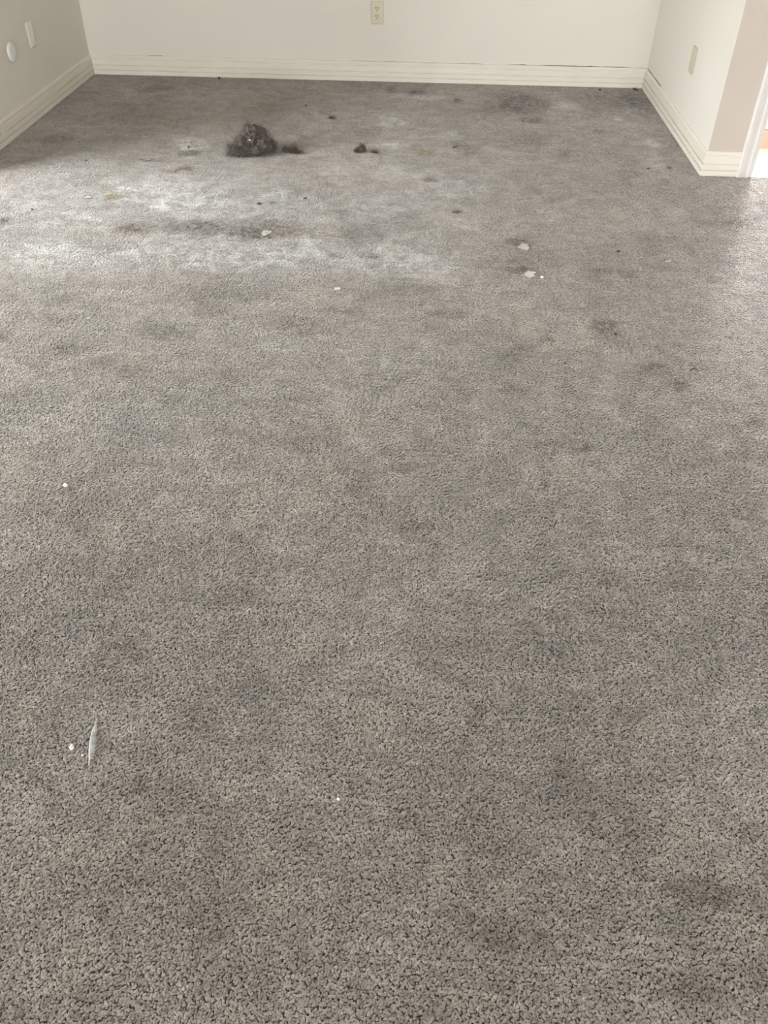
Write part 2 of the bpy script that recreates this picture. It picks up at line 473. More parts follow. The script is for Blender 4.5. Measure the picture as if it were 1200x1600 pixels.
T = 0.20
bm = bmesh.new()
box(bm, XWL - WT, XWL, Y_NOOK, YWB + WT, ZF, CEIL)
struct('wall_left', bm, M_wall, label='shaded grey side wall left of the outlet wall')
bm = bmesh.new()
box(bm, X_WEST, XWL - WT, Y_NOOK, Y_NOOK + WT, ZF, CEIL)
struct('wall_nook_added', bm, M_wall)  # unseen, closes the widening added to soften the left window's light
bm = bmesh.new()      # window wall of the added widening, out of view to the left
box(bm, X_WEST - T, X_WEST, WIN[1], Y_NOOK + WT, ZF, CEIL)
box(bm, X_WEST - T, X_WEST, Y_REAR - WT, WIN[0], ZF, CEIL)
box(bm, X_WEST - T, X_WEST, WIN[0], WIN[1], WIN[3], CEIL)
box(bm, X_WEST - T, X_WEST, WIN[0], WIN[1], ZF, WIN[2])
struct('wall_west_added', bm, M_wall)
bm = bmesh.new()
box(bm, XWL, XWR + WT, YWB, YWB + WT, ZF, CEIL)
struct('wall_back', bm, M_wall, label='cream back wall behind the stained carpet')
bm = bmesh.new()
box(bm, XWR, XWR + WT, YWE, YWB, ZF, CEIL)
wr = struct('wall_right', bm, M_wall, label='bright cream wall stub at the right')
wr.data.materials.append(M_wall_pink_shaded)           # its end takes the doorway wall's pinkish, shade-darkened tone
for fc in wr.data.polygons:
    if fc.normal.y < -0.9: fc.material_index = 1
bm = bmesh.new()      # the wall that turns off to the doorway
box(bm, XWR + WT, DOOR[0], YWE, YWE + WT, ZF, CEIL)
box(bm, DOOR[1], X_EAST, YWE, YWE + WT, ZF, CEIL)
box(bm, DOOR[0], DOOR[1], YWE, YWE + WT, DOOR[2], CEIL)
struct('wall_doorway', bm, M_wall_pink_shaded, label='narrow pinkish wall, painted darker for shade, between the corner and the doorway')
bm = bmesh.new()
box(bm, X_EAST, X_EAST + WT, Y_REAR - WT, YWE + WT, ZF, CEIL)
struct('wall_east', bm, M_wall)
bm = bmesh.new()
box(bm, X_WEST, RWIN[0], Y_REAR - WT, Y_REAR, ZF, CEIL)
box(bm, RWIN[1], X_EAST, Y_REAR - WT, Y_REAR, ZF, CEIL)
box(bm, RWIN[0], RWIN[1], Y_REAR - WT, Y_REAR, ZF, RWIN[2])
box(bm, RWIN[0], RWIN[1], Y_REAR - WT, Y_REAR, RWIN[3], CEIL)
struct('wall_rear', bm, M_wall)
bm = bmesh.new()
box(bm, X_WEST - T, HALL_X1 + WT, Y_REAR - WT, HALL_Y1 + WT, CEIL, CEIL + 0.1)
struct('ceiling', bm, M_ceil)
bm = bmesh.new()
box(bm, X_WEST - 14, X_WEST - T, -8, 14, -0.16, -0.12)
struct('ground', bm, M_lawn, label='lawn outside the window')

# window frame and panes
bm = bmesh.new()
f = 0.05
xo0, xo1 = X_WEST - 0.15, X_WEST - 0.09
for (a, b, c, d) in ((WIN[0], WIN[1], WIN[2], WIN[2] + f), (WIN[0], WIN[1], WIN[3] - f, WIN[3]),
                     (WIN[0], WIN[0] + f, WIN[2] + f, WIN[3] - f), (WIN[1] - f, WIN[1], WIN[2] + f, WIN[3] - f),
                     ((WIN[0] + WIN[1]) / 2 - f / 2, (WIN[0] + WIN[1]) / 2 + f / 2, WIN[2] + f, WIN[3] - f)):
    box(bm, xo0, xo1, a, b, c, d)
wf = struct('window_1', bm, M_alu, label='wide window that lights the room from the left')
mid = (WIN[0] + WIN[1]) / 2
for a, b in ((WIN[0] + f, mid - f / 2), (mid + f / 2, WIN[1] - f)):
    bm = bmesh.new()
    box(bm, X_WEST - 0.122, X_WEST - 0.117, a, b, WIN[2] + f, WIN[3] - f)
    obj('pane', bm, M_glass, wf)

bm = bmesh.new()
for (a, b, c, d) in ((RWIN[0], RWIN[1], RWIN[2], RWIN[2] + f), (RWIN[0], RWIN[1], RWIN[3] - f, RWIN[3]),
                     (RWIN[0], RWIN[0] + f, RWIN[2] + f, RWIN[3] - f), (RWIN[1] - f, RWIN[1], RWIN[2] + f, RWIN[3] - f)):
    box(bm, a, b, Y_REAR - 0.09, Y_REAR - 0.04, c, d)
wf = struct('window_rear_added', bm, M_alu, label='unseen window added behind the camera to light the back wall')
bm = bmesh.new()
box(bm, RWIN[0] + f, RWIN[1] - f, Y_REAR - 0.068, Y_REAR - 0.063, RWIN[2] + f, RWIN[3] - f)
obj('pane', bm, M_glass, wf)

# ---- the bright hall beyond the doorway
bm = bmesh.new()
HX0 = XWR + WT
STEP_Y, STEP_H = 4.375, 0.095
box(bm, DOOR[0] - 0.0, DOOR[1], YWE, YWE + WT, ZF - 0.1, ZF)
box(bm, HX0, HALL_X1, YWE + WT, STEP_Y + 0.02, ZF - 0.1, ZF)
fh = struct('floor_hall', bm, M_grout, label='white tiled floor of the hall beyond the doorway')
ts, gap = 0.305, 0.004
tile_me = None
def tile(x0, x1, y0, y1, z0, z1, parent):
    bm = bmesh.new()
    box(bm, x0, x1, y0, y1, z0, z1, 0.0015, 1)
    return obj('tile', bm, M_tile, parent)
y = YE + 0.006
for (ya, yb) in ((y, y + 0.118), (y + 0.122, STEP_Y - 0.004)):
    x = DOOR[0] + 0.002 if ya == y else HX0 + 0.02
    xe = DOOR[1] - 0.002 if ya == y else HALL_X1 - 0.01
    while x < xe - 0.02:
        tile(x, min(x + ts, xe), ya, yb, ZF, 0.002, fh)
        x += ts + gap
bm = bmesh.new()
box(bm, HX0, HALL_X1, STEP_Y, HALL_Y1, ZF, STEP_H - 0.008)
st = struct('floor_step', bm, M_step, label='low tan step with white tiles at the end of the hall')
bm = bmesh.new()
box(bm, HX0 + 0.01, HALL_X1 - 0.01, STEP_Y - 0.012, STEP_Y, ZF, STEP_H - 0.012, 0.002, 1)
obj('riser', bm, M_step, st)
yy = STEP_Y
while yy < HALL_Y1 - 0.05:
    x = HX0 + 0.01
    while x < HALL_X1 - 0.05:
        tile(x, min(x + ts, HALL_X1 - 0.01), yy, min(yy + ts, HALL_Y1 - 0.01), STEP_H - 0.010, STEP_H, st)
        x += ts + gap
    yy += ts + gap
bm = bmesh.new()
box(bm, HX0, HWIN[0], HALL_Y1, HALL_Y1 + WT, ZF, CEIL)
box(bm, HWIN[1], HALL_X1, HALL_Y1, HALL_Y1 + WT, ZF, CEIL)
box(bm, HWIN[0], HWIN[1], HALL_Y1, HALL_Y1 + WT, ZF, HWIN[2])
box(bm, HWIN[0], HWIN[1], HALL_Y1, HALL_Y1 + WT, HWIN[3], CEIL)
struct('wall_hall_far', bm, M_wall)
bm = bmesh.new()
box(bm, HALL_X1, HALL_X1 + WT, YWE, HALL_Y1 + WT, ZF, CEIL)
box(bm, X_EAST + WT, HALL_X1, YWE, YWE + WT, ZF, CEIL)
struct('wall_hall_east', bm, M_wall)
bm = bmesh.new()
box(bm, HX0 - 0.02, HX0, YWB + WT, HALL_Y1 + WT, ZF, CEIL)
struct('wall_hall_west', bm, M_wall)
bm = bmesh.new()
f = 0.05
for (a, b, c, d) in ((HWIN[0], HWIN[1], HWIN[2], HWIN[2] + f), (HWIN[0], HWIN[1], HWIN[3] - f, HWIN[3]),
                     (HWIN[0], HWIN[0] + f, HWIN[2] + f, HWIN[3] - f), (HWIN[1] - f, HWIN[1], HWIN[2] + f, HWIN[3] - f)):
    box(bm, a, b, HALL_Y1 + 0.03, HALL_Y1 + 0.08, c, d)
wf = struct('window_2', bm, M_alu, label='window at the far end of the hall')
bm = bmesh.new()
box(bm, HWIN[0] + f, HWIN[1] - f, HALL_Y1 + 0.052, HALL_Y1 + 0.057, HWIN[2] + f, HWIN[3] - f)
obj('pane', bm, M_glass, wf)

# ---- baseboards: one moulded profile, mitred at the corners
PROFILE = [(0, -0.0035), (0.007, -0.0035), (0.007, 0.003), (0.014, 0.003), (0.014, 0.0235), (0.0132, 0.0247), (0.0070, 0.0255),
           (0.0062, 0.0294), (0.0130, 0.0306), (0.0140, 0.0318), (0.0140, 0.0500), (0.0130, 0.0515), (0.0062, 0.0522),
           (0.0055, 0.0566), (0.0112, 0.0582), (0.0122, 0.0600), (0.0122, 0.0820), (0.0110, 0.0842), (0.0070, 0.0852),
           (0.0068, 0.0890), (0.0094, 0.0912), (0.0100, 0.0985), (0.0080, 0.1030), (0.0045, 0.1060), (0, 0.1070)]


def baseboard(name, a, b, nrm, start, end, label, segs=24, wob=0.0003):
    """a, b: wall-line ends; nrm: into the room; start/end: miter +1 outer corner, -1 inner corner, 0 square"""
    bm = bmesh.new()
    a, b, nrm = Vector((*a, 0)), Vector((*b, 0)), Vector((*nrm, 0))
    d = (b - a).normalized()
    ln = (b - a).length
    rings = []
    for i in range(segs + 1):
        ring = []
        for k, (o, z) in enumerate(PROFILE):
            t0, t1 = -start * o, ln + end * o
            s = t0 + (t1 - t0) * i / segs
            w = wob * noise.noise(Vector((s * 1.7, z * 6, len(name) % 7))) if 0 < k < len(PROFILE) - 1 else 0
            co = a + d * s + nrm * o
            ring.append(bm.verts.new((co.x, co.y, z + w * 2)))
        rings.append(ring)
    n = len(PROFILE)
    for i in range(segs):
        for k in range(n):
            j = (k + 1) % n
            bm.faces.new((rings[i][k], rings[i + 1][k], rings[i + 1][j], rings[i][j]))
    bm.faces.new(rings[0])
    bm.faces.new(rings[-1][::-1])
    o = struct(name, bm, M_trim, label=label)
    return o


bbl = baseboard('baseboard_left', (XWL, Y_NOOK), (XWL, YWB), (1, 0), 0, -1, 'grooved cream baseboard along the shaded left wall')
bbb = baseboard('baseboard_back', (XWL, YWB), (XWR, YWB), (0, -1), -1, -1, 'long grooved cream baseboard along the back wall')
bbr = baseboard('baseboard_right', (XWR, YWB), (XWR, YWE), (-1, 0), -1, 1, 'grooved cream baseboard along the bright right wall')
bbe = baseboard('baseboard_doorway', (XWR, YWE), (1.403, YWE), (0, -1), 1, 0, 'short grooved baseboard between the wall corner and door casing')


def crack(parent, axis, pts, w, at, z0=0.1066, seed=1):
    """open caulk seam: dirt-filled ragged gap on the top edge of a baseboard"""
    bm = bmesh.new()
    lo, hi = [], []
    n = 60
    for i in range(n + 1):
        t = pts[0] + (pts[1] - pts[0]) * i / n
        h = w * max(0.08, 0.45 + 1.1 * noise.noise(Vector((t * 9, seed * 3.1, 0))) + 0.5 * noise.noise(Vector((t * 31, seed, 4))))
        fade = min(1.0, i / 8, (n - i) / 4 + 0.4)
        for lst, z in ((lo, z0 - 0.0015), (hi, z0 + h * fade)):
            lst.append([bm.verts.new((t, at - e, z) if axis == 'x' else (at - e, t, z)) for e in (0.0, 0.0012)])
    for i in range(n):
        for q in (((lo, 1), (hi, 1)), ((hi, 0), (lo, 0)), ((hi, 1), (hi, 0))):
            (l0, e0), (l1, e1) = q
            bm.faces.new((l0[i][e0], l0[i + 1][e0], l1[i + 1][e1], l1[i][e1]))
    return obj('caulk_gap', bm, M_dark, parent)


crack(bbb, 'x', (0.42, XWR), 0.0045, YWB, seed=1)
crack(bbb, 'x', (-1.72, -1.60), 0.003, YWB, seed=5)
crack(bbb, 'x', (-0.55, 0.30), 0.0016, YWB, seed=3)
crack(bbr, 'y', (YWB, YWB - 0.40), 0.006, XWR, seed=2)
# dirt lumps caught along the foot of the back baseboard


# ---- doorway: lining and casings
def casing(name, label, x0, x1, z0, z1, flip, head=False):
    bm = bmesh.new()
    # moulded section across the width: (u 0..1 from the opening outwards, thickness)
    sec = [(0.0, 0.0), (0.0, 0.010), (0.10, 0.0125), (0.22, 0.0125), (0.28, 0.0095), (0.40, 0.0100), (0.52, 0.0105), (0.58, 0.0135), (0.86, 0.0165), (0.96, 0.0165), (1.0, 0.014), (1.0, 0.0)]
    ring0, ring1 = [], []
    for u, t in sec:
        if head:
            z = z0 + (z1 - z0) * u
            ring0.append(bm.verts.new((x0, YWE - t, z)))
            ring1.append(bm.verts.new((x1, YWE - t, z)))
        else:
            x = x1 + (x0 - x1) * u if flip else x0 + (x1 - x0) * u
            ring0.append(bm.verts.new((x, YWE - t, z0)))
            ring1.append(bm.verts.new((x, YWE - t, z1)))
    n = len(sec)
    for k in range(n):
        j = (k + 1) % n
        bm.faces.new((ring0[k], ring0[j], ring1[j], ring1[k]))
    bm.faces.new(ring0)
    bm.faces.new(ring1[::-1])
    return struct(name, bm, M_casing, label=label)


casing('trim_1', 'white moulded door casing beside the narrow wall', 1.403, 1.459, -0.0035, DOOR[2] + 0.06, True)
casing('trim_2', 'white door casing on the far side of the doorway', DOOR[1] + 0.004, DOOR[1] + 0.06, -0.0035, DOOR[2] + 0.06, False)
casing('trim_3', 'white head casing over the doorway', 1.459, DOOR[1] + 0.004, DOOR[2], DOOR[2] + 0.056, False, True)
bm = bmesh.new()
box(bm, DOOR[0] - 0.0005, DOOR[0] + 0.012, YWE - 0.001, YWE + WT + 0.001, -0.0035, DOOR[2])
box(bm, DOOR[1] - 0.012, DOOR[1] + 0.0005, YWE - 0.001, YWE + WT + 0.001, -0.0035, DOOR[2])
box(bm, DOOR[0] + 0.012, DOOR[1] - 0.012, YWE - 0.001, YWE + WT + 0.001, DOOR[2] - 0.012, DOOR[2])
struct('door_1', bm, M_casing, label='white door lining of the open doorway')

# ------------------------------------------------------------------ the carpet: real yarn tufts in small tiles, one body of pile
PATCH = 0.12
NT = 38


def pile_patch(seed):
    r = np.random.default_rng(seed)
    sp = PATCH / NT
    ii, jj = np.meshgrid(np.arange(NT), np.arange(NT), indexing='ij')
    cx = ((ii + 0.5) * sp - PATCH / 2 + r.uniform(-.42, .42, ii.shape) * sp).ravel()
    cy = ((jj + 0.5) * sp - PATCH / 2 + r.uniform(-.42, .42, ii.shape) * sp).ravel()
    n = cx.size

    def field():     # tileable clumping
        v = np.zeros(n)
        for _ in range(10):
            kx, ky = r.integers(-11, 12), r.integers(-11, 12)
            v += np.cos(2 * np.pi * (kx * cx + ky * cy) / PATCH + r.uniform(0, 6.28))
        return v / math.sqrt(5.0)
    clump, lx, ly = field(), field(), field()
    hgt = 0.0038 + 0.00046 * clump + r.normal(0, 0.00032, n)
    hgt = np.clip(hgt, 0.0022, 0.0060)
    leanx = 0.0011 * lx + r.normal(0, 0.0008, n)
    leany = 0.0011 * ly + r.normal(0, 0.0008, n)
    rad = 0.0021 * r.uniform(0.8, 1.25, n)
    tw = r.uniform(0, 6.28, n)
    K = 5
    rings = [(0.0, 0.70, 0.0), (0.72, 1.12, 0.60), (0.93, 0.92, 0.90), (1.0, 0.42, 1.0)]
    V = np.zeros((n, len(rings) * K, 3))
    for a, (h, rr, le) in enumerate(rings):
        for k in range(K):
            t = tw + 2 * np.pi * k / K + h * 0.9
            q = rad * rr * (1.0 + 0.25 * np.cos(2 * (t - tw * 1.7)))
            V[:, a * K + k, 0] = cx + leanx * le + q * np.cos(t)
            V[:, a * K + k, 1] = cy + leany * le + q * np.sin(t)
            V[:, a * K + k, 2] = hgt * h
    F = []
    for a in range(len(rings) - 1):
        for k in range(K):
            j = (k + 1) % K
            F.append((a * K + k, a * K + j, (a + 1) * K + j, (a + 1) * K + k))
    F.append(tuple((len(rings) - 1) * K + k for k in range(K)))
    nv = len(rings) * K
    faces = [tuple(i * nv + v for v in f) for i in range(n) for f in F]
    me = bpy.data.meshes.new('pile_patch')
    me.from_pydata(V.reshape(-1, 3).tolist(), [], faces)
    tint = np.clip(r.normal(0.5, 0.22, n) + 0.05 * clump, 0, 1)
    at = me.attributes.new('tint', 'FLOAT', 'POINT')
    at.data.foreach_set('value', np.repeat(tint, nv).astype(np.float32))
    me.materials.append(M_carpet)
    me.shade_smooth()
    return me


patches = bpy.data.collections.new('pile_patches')
for s in range(6):
    patches.objects.link(bpy.data.objects.new('pile_patch', pile_patch(100 + s)))

pts, scl = [], []
for (x0, x1, y0, y1) in ((X_WEST + 0.01, XWL + 0.006, Y_REAR + 0.01, Y_NOOK), (XWL + 0.006, XWR - 0.006, Y_REAR + 0.01, YWB - 0.006), (XWR - 0.006, X_EAST - 0.01, Y_REAR + 0.01, YE + 0.003)):
    nx, ny = round((x1 - x0) / PATCH), round((y1 - y0) / PATCH)
    px, py = (x1 - x0) / nx, (y1 - y0) / ny
    for i in range(nx):
        for j in range(ny):
            pts.append((x0 + (i + .5) * px, y0 + (j + .5) * py, ZF))
            scl.append((px / PATCH, py / PATCH, 1.0))
me = bpy.data.meshes.new('carpet')
me.from_pydata(pts, [], [])
n = len(pts)
rot = rng.integers(0, 4, n)
sc = np.array(scl)
sc[rot % 2 == 1] = sc[rot % 2 == 1][:, [1, 0, 2]]
a = me.attributes.new('patch_scale', 'FLOAT_VECTOR', 'POINT'); a.data.foreach_set('vector', sc.astype(np.float32).ravel())
rv = np.zeros((n, 3), np.float32); rv[:, 2] = rot * math.pi / 2
a = me.attributes.new('patch_turn', 'FLOAT_VECTOR', 'POINT'); a.data.foreach_set('vector', rv.ravel())
a = me.attributes.new('patch_kind', 'INT', 'POINT'); a.data.foreach_set('value', rng.integers(0, 6, n).astype(np.int32))
carpet = obj_me('carpet', me, M_carpet)
tag(carpet, 'worn greige cut-pile carpet with dark and chalky stains covering the floor', 'carpet', kind='stuff')
ng = bpy.data.node_groups.new('pile', 'GeometryNodeTree')
ng.interface.new_socket('Geometry', in_out='INPUT', socket_type='NodeSocketGeometry')
ng.interface.new_socket('Geometry', in_out='OUTPUT', socket_type='NodeSocketGeometry')
gi, go = ng.nodes.new('NodeGroupInput'), ng.nodes.new('NodeGroupOutput')
ci = ng.nodes.new('GeometryNodeCollectionInfo')
ci.inputs['Collection'].default_value = patches
ci.inputs['Separate Children'].default_value = True
ci.inputs['Reset Children'].default_value = True
ip = ng.nodes.new('GeometryNodeInstanceOnPoints')
ip.inputs['Pick Instance'].default_value = True


def attr(name, t):
    n_ = ng.nodes.new('GeometryNodeInputNamedAttribute')
    n_.data_type = t
    n_.inputs['Name'].default_value = name
    return n_.outputs['Attribute']


GL = ng.links.new
GL(gi.outputs[0], ip.inputs['Points'])
GL(ci.outputs[0], ip.inputs['Instance'])
GL(attr('patch_kind', 'INT'), ip.inputs['Instance Index'])
GL(attr('patch_turn', 'FLOAT_VECTOR'), ip.inputs['Rotation'])
GL(attr('patch_scale', 'FLOAT_VECTOR'), ip.inputs['Scale'])
GL(ip.outputs[0], go.inputs[0])
md = carpet.modifiers.new('pile', 'NODES')
md.node_group = ng

# ------------------------------------------------------------------ wall plates
def plate(name, loc, rotz, mat, label, cat, w=0.070, h=0.1145, t=0.007):
    """local -Y faces the room"""
    r = empty(name, loc, (0, 0, rotz))
    tag(r, label, cat)
    bm = bmesh.new()
    box(bm, -w / 2, w / 2, -t, 0.0, -h / 2, h / 2, 0.0042, 3)
    obj('cover_plate', bm, mat, r)
    return r


def screw(parent, z, y, mat=None):
    bm = bmesh.new()
    disc(bm, 0.0032, y + 0.001, y - 0.0012, 0, z, 16, 0.0026)
    s = obj('screw', bm, mat or M_screw, parent)
    bm = bmesh.new()
    box(bm, -0.0022, 0.0022, y - 0.0015, y - 0.0008, z - 0.0004, z + 0.0004)
    obj('screw_slot', bm, M_slot, s)
    return s


def receptacle(parent, z):
    """duplex face: round with flat top and bottom, two blades and a ground hole"""
    bm = bmesh.new()
    a, b = [], []
    for i in range(32):
        t = 2 * math.pi * i / 32
        x, zz = 0.0172 * math.cos(t), max(-0.0142, min(0.0142, 0.0172 * math.sin(t)))
        a.append(bm.verts.new((x, -0.005, z + zz)))
        b.append(bm.verts.new((x * 0.965, -0.0082, z + zz * 0.965)))
    for i in range(32):
        bm.faces.new((a[i], a[(i + 1) % 32], b[(i + 1) % 32], b[i]))
    bm.faces.new(b)
    bm.faces.new(a[::-1])
    bmesh.ops.remove_doubles(bm, verts=bm.verts[:], dist=1e-6)
    f_ = obj('receptacle', bm, M_beige, parent)
    for x, hh in ((-0.0066, 0.0052), (0.0066, 0.0046)):
        bm = bmesh.new()
        box(bm, x - 0.0017, x + 0.0017, -0.0086, -0.0078, z + 0.0042 - hh, z + 0.0042 + hh)
        obj('blade_slot', bm, M_slot, f_)
    bm = bmesh.new()
    disc(bm, 0.0032, -0.0078, -0.0086, 0, z - 0.0078, 14)
    obj('ground_hole', bm, M_slot, f_)


o = plate('wall_outlet', (-0.3247, YWB, 0.3567), 0, M_beige, 'beige duplex electrical outlet on the back wall', 'outlet')
receptacle(o, 0.0195)
receptacle(o, -0.0195)
screw(o, 0, -0.006)
o = plate('wall_plate', (XWR, 4.517, 0.350), -math.pi / 2, M_grey_plate, 'almond wall plate seen edge-on on the bright right wall', 'wall plate')
screw(o, 0.030, -0.006); screw(o, -0.030, -0.006)
o = plate('wall_plate', (XWL, 4.668, 0.360), math.pi / 2, M_white, 'white rectangular wall plate on the shaded left wall', 'wall plate')
screw(o, 0.030, -0.006, M_white); screw(o, -0.030, -0.006, M_white)
r = empty('round_wall_cover', (XWL, 4.392, 0.338), (0, 0, math.pi / 2))
tag(r, 'round white wall cover nearer the camera than the rectangular plate', 'wall cover')
bm = bmesh.new()
disc(bm, 0.036, 0.0, -0.006, n=32)
obj('base_ring', bm, M_grey_plate, r)
bm = bmesh.new()
rings = []
for rr, yy in ((0.030, -0.006), (0.044, -0.006), (0.046, -0.008), (0.0455, -0.012), (0.041, -0.0155), (0.030, -0.018), (0.015, -0.0192)):
    rings.append([bm.verts.new((rr * math.cos(2 * math.pi * i / 40), yy, rr * math.sin(2 * math.pi * i / 40))) for i in range(40)])
for a, b in zip(rings, rings[1:]):
    for i in range(40): bm.faces.new((a[i], a[(i + 1) % 40], b[(i + 1) % 40], b[i]))
bm.faces.new(rings[0][::-1]); bm.faces.new(rings[-1])
obj('dome_cap', bm, M_white, r, True)


# ------------------------------------------------------------------ lint and dust
def fibres(name, parent, centres, count, length, seed, thick=0.00045, mat=None):
    """loose curly hairs: thin three-sided strands"""
    r = random.Random(seed)
    V, F = [], []
    for _ in range(count):
        c, rad = centres[r.randrange(len(centres))]
        while True:
            d = Vector((r.uniform(-1, 1), r.uniform(-1, 1), r.uniform(-0.3, 1)))
            if 0.1 < d.length < 1: break
        d.normalize()
        pnt = Vector(c) + Vector((d.x * rad[0], d.y * rad[1], d.z * rad[2])) * r.uniform(0.75, 1.05)
        t = Vector((r.uniform(-1, 1), r.uniform(-1, 1), r.uniform(-1, 1))).normalized()
        ax = Vector((r.uniform(-1, 1), r.uniform(-1, 1), r.uniform(-1, 1))).normalized()
        n = 7
        step = length * r.uniform(0.5, 1.3) / n
        turn = r.uniform(0.2, 0.75)
        base = len(V)
        for k in range(n):
            side = t.orthogonal().normalized()
            s2 = t.cross(side)
            w = thick * (1 - 0.6 * abs(k / (n - 1) * 2 - 1))
            for q in range(3):
                v = pnt + side * (w * math.cos(q * 2.094)) + s2 * (w * math.sin(q * 2.094))
                V.append((v.x, v.y, max(v.z, 0.0004)))
            t = (Matrix.Rotation(turn, 3, ax) @ t + Vector((r.uniform(-.3, .3), r.uniform(-.3, .3), r.uniform(-.35, .25)))).normalized()
            if pnt.z < 0.003 and t.z < 0: t.z *= -0.4
            pnt = pnt + t * step
        for k in range(n - 1):
            for q in range(3):
                q2 = (q + 1) % 3
                F.append((base + k * 3 + q, base + k * 3 + q2, base + (k + 1) * 3 + q2, base + (k + 1) * 3 + q))
    me = bpy.data.meshes.new(name)
    me.from_pydata(V, [], F)
    o = obj_me(name, me, mat or M_fibre, parent)
    o['kind'] = 'stuff'
    return o


def fluff(lumps, seed, voxel=0.004, rough=0.012):
    """one continuous woolly body out of overlapping lumps, remeshed and roughened"""
    bm = bmesh.new()
    for (c, rad) in lumps:
        r_ = bmesh.ops.create_icosphere(bm, subdivisions=3, radius=1.0)
        for v in r_['verts']:
            v.co = Vector((c[0] + v.co.x * rad[0], c[1] + v.co.y * rad[1], c[2] + v.co.z * rad[2]))
    me = bpy.data.meshes.new('fluff_raw')
    bm.to_mesh(me); bm.free()
    tmp = bpy.data.objects.new('fluff_raw', me)
    COL.objects.link(tmp)
    md_ = tmp.modifiers.new('r', 'REMESH')
    md_.mode = 'VOXEL'
    md_.voxel_size = voxel
    dg = bpy.context.evaluated_depsgraph_get()
    out = bpy.data.meshes.new_from_object(tmp.evaluated_get(dg))
    bpy.data.objects.remove(tmp)
    bpy.data.meshes.remove(me)
    nrm = [v.normal.copy() for v in out.vertices]
    for v, nn in zip(out.vertices, nrm):
        q = v.co * 38 + Vector((seed * 5.3, 0, 0))
        d = noise.noise(q) + 0.6 * noise.noise(q * 2.3) + 0.35 * noise.noise(q * 5.1)
        v.co = v.co + nn * (d * rough)
        if v.co.z < 0.0003: v.co.z = 0.0003
    return out


lint = empty('lint_clump', (-0.833, 4.085, 0.0))
tag(lint, 'large dark grey clump of lint and hair on the pale stained carpet', 'lint')
LU = [((0.000, 0.03, 0.048), (0.060, 0.055, 0.050)), ((0.055, 0.00, 0.038), (0.045, 0.048, 0.040)), ((-0.010, 0.055, 0.078), (0.042, 0.040, 0.036)),
      ((-0.052, 0.01, 0.036), (0.042, 0.048, 0.036)), ((0.030, 0.045, 0.068), (0.040, 0.040, 0.034)), ((-0.085, -0.03, 0.018), (0.034, 0.042, 0.022)),
      ((0.012, -0.035, 0.018), (0.055, 0.036, 0.022)), ((0.082, 0.02, 0.024), (0.026, 0.040, 0.026)), ((-0.045, -0.05, 0.012), (0.040, 0.030, 0.015))]
obj_me('woolly_body', fluff([(c, (a * .86, b * .86, h * .86)) for c, (a, b, h) in LU], 1, 0.003, 0.014), M_lint, lint, True)
fibres('loose_hairs', lint, LU, 3600, 0.045, 3)
fibres('trailing_hairs', lint, [((-0.08, -0.05, 0.012), (0.04, 0.05, 0.012)), ((0.02, -0.06, 0.010), (0.08, 0.03, 0.012))], 160, 0.05, 4)

for nm, loc, lab, LU2, cnt, ln, sd in (
    ('lint_wisp', (-0.648, 4.100, 0), 'thin grey lint wisp trailing right of the large lint clump',
     [((-0.030, 0.012, 0.010), (0.020, 0.018, 0.012)), ((0.000, 0, 0.007), (0.022, 0.012, 0.008)), ((0.026, -0.006, 0.006), (0.022, 0.010, 0.006)), ((0.008, 0.006, 0.016), (0.008, 0.007, 0.008))], 260, 0.022, 11),
    ('lint_ball', (-0.320, 4.140, 0), 'small dark lint ball in the middle of the far carpet',
     [((0, 0, 0.010), (0.022, 0.020, 0.013)), ((0.002, 0.006, 0.022), (0.011, 0.010, 0.010)), ((-0.020, -0.004, 0.005), (0.014, 0.010, 0.006))], 260, 0.018, 12),
    ('lint_ball', (-0.255, 4.130, 0), 'faint flat lint tuft just right of the small lint ball',
     [((0, 0, 0.003), (0.011, 0.010, 0.004))], 50, 0.018, 13),
    ('lint_ball', (-0.520, 4.660, 0), 'small round lint fleck behind the clump towards the outlet wall',
     [((0, 0, 0.003), (0.009, 0.010, 0.004))], 40, 0.014, 14)):
    r = empty(nm, loc)
    tag(r, lab, 'lint', 'lint on the carpet')
    obj_me('woolly_body', fluff([(c, (a_ * .75, b_ * .75, h_ * .75)) for c, (a_, b_, h_) in LU2], sd, 0.003, 0.003), M_lint, r, True)
    fibres('loose_hairs', r, LU2, cnt * 3, ln * 1.2, sd, 0.00045)


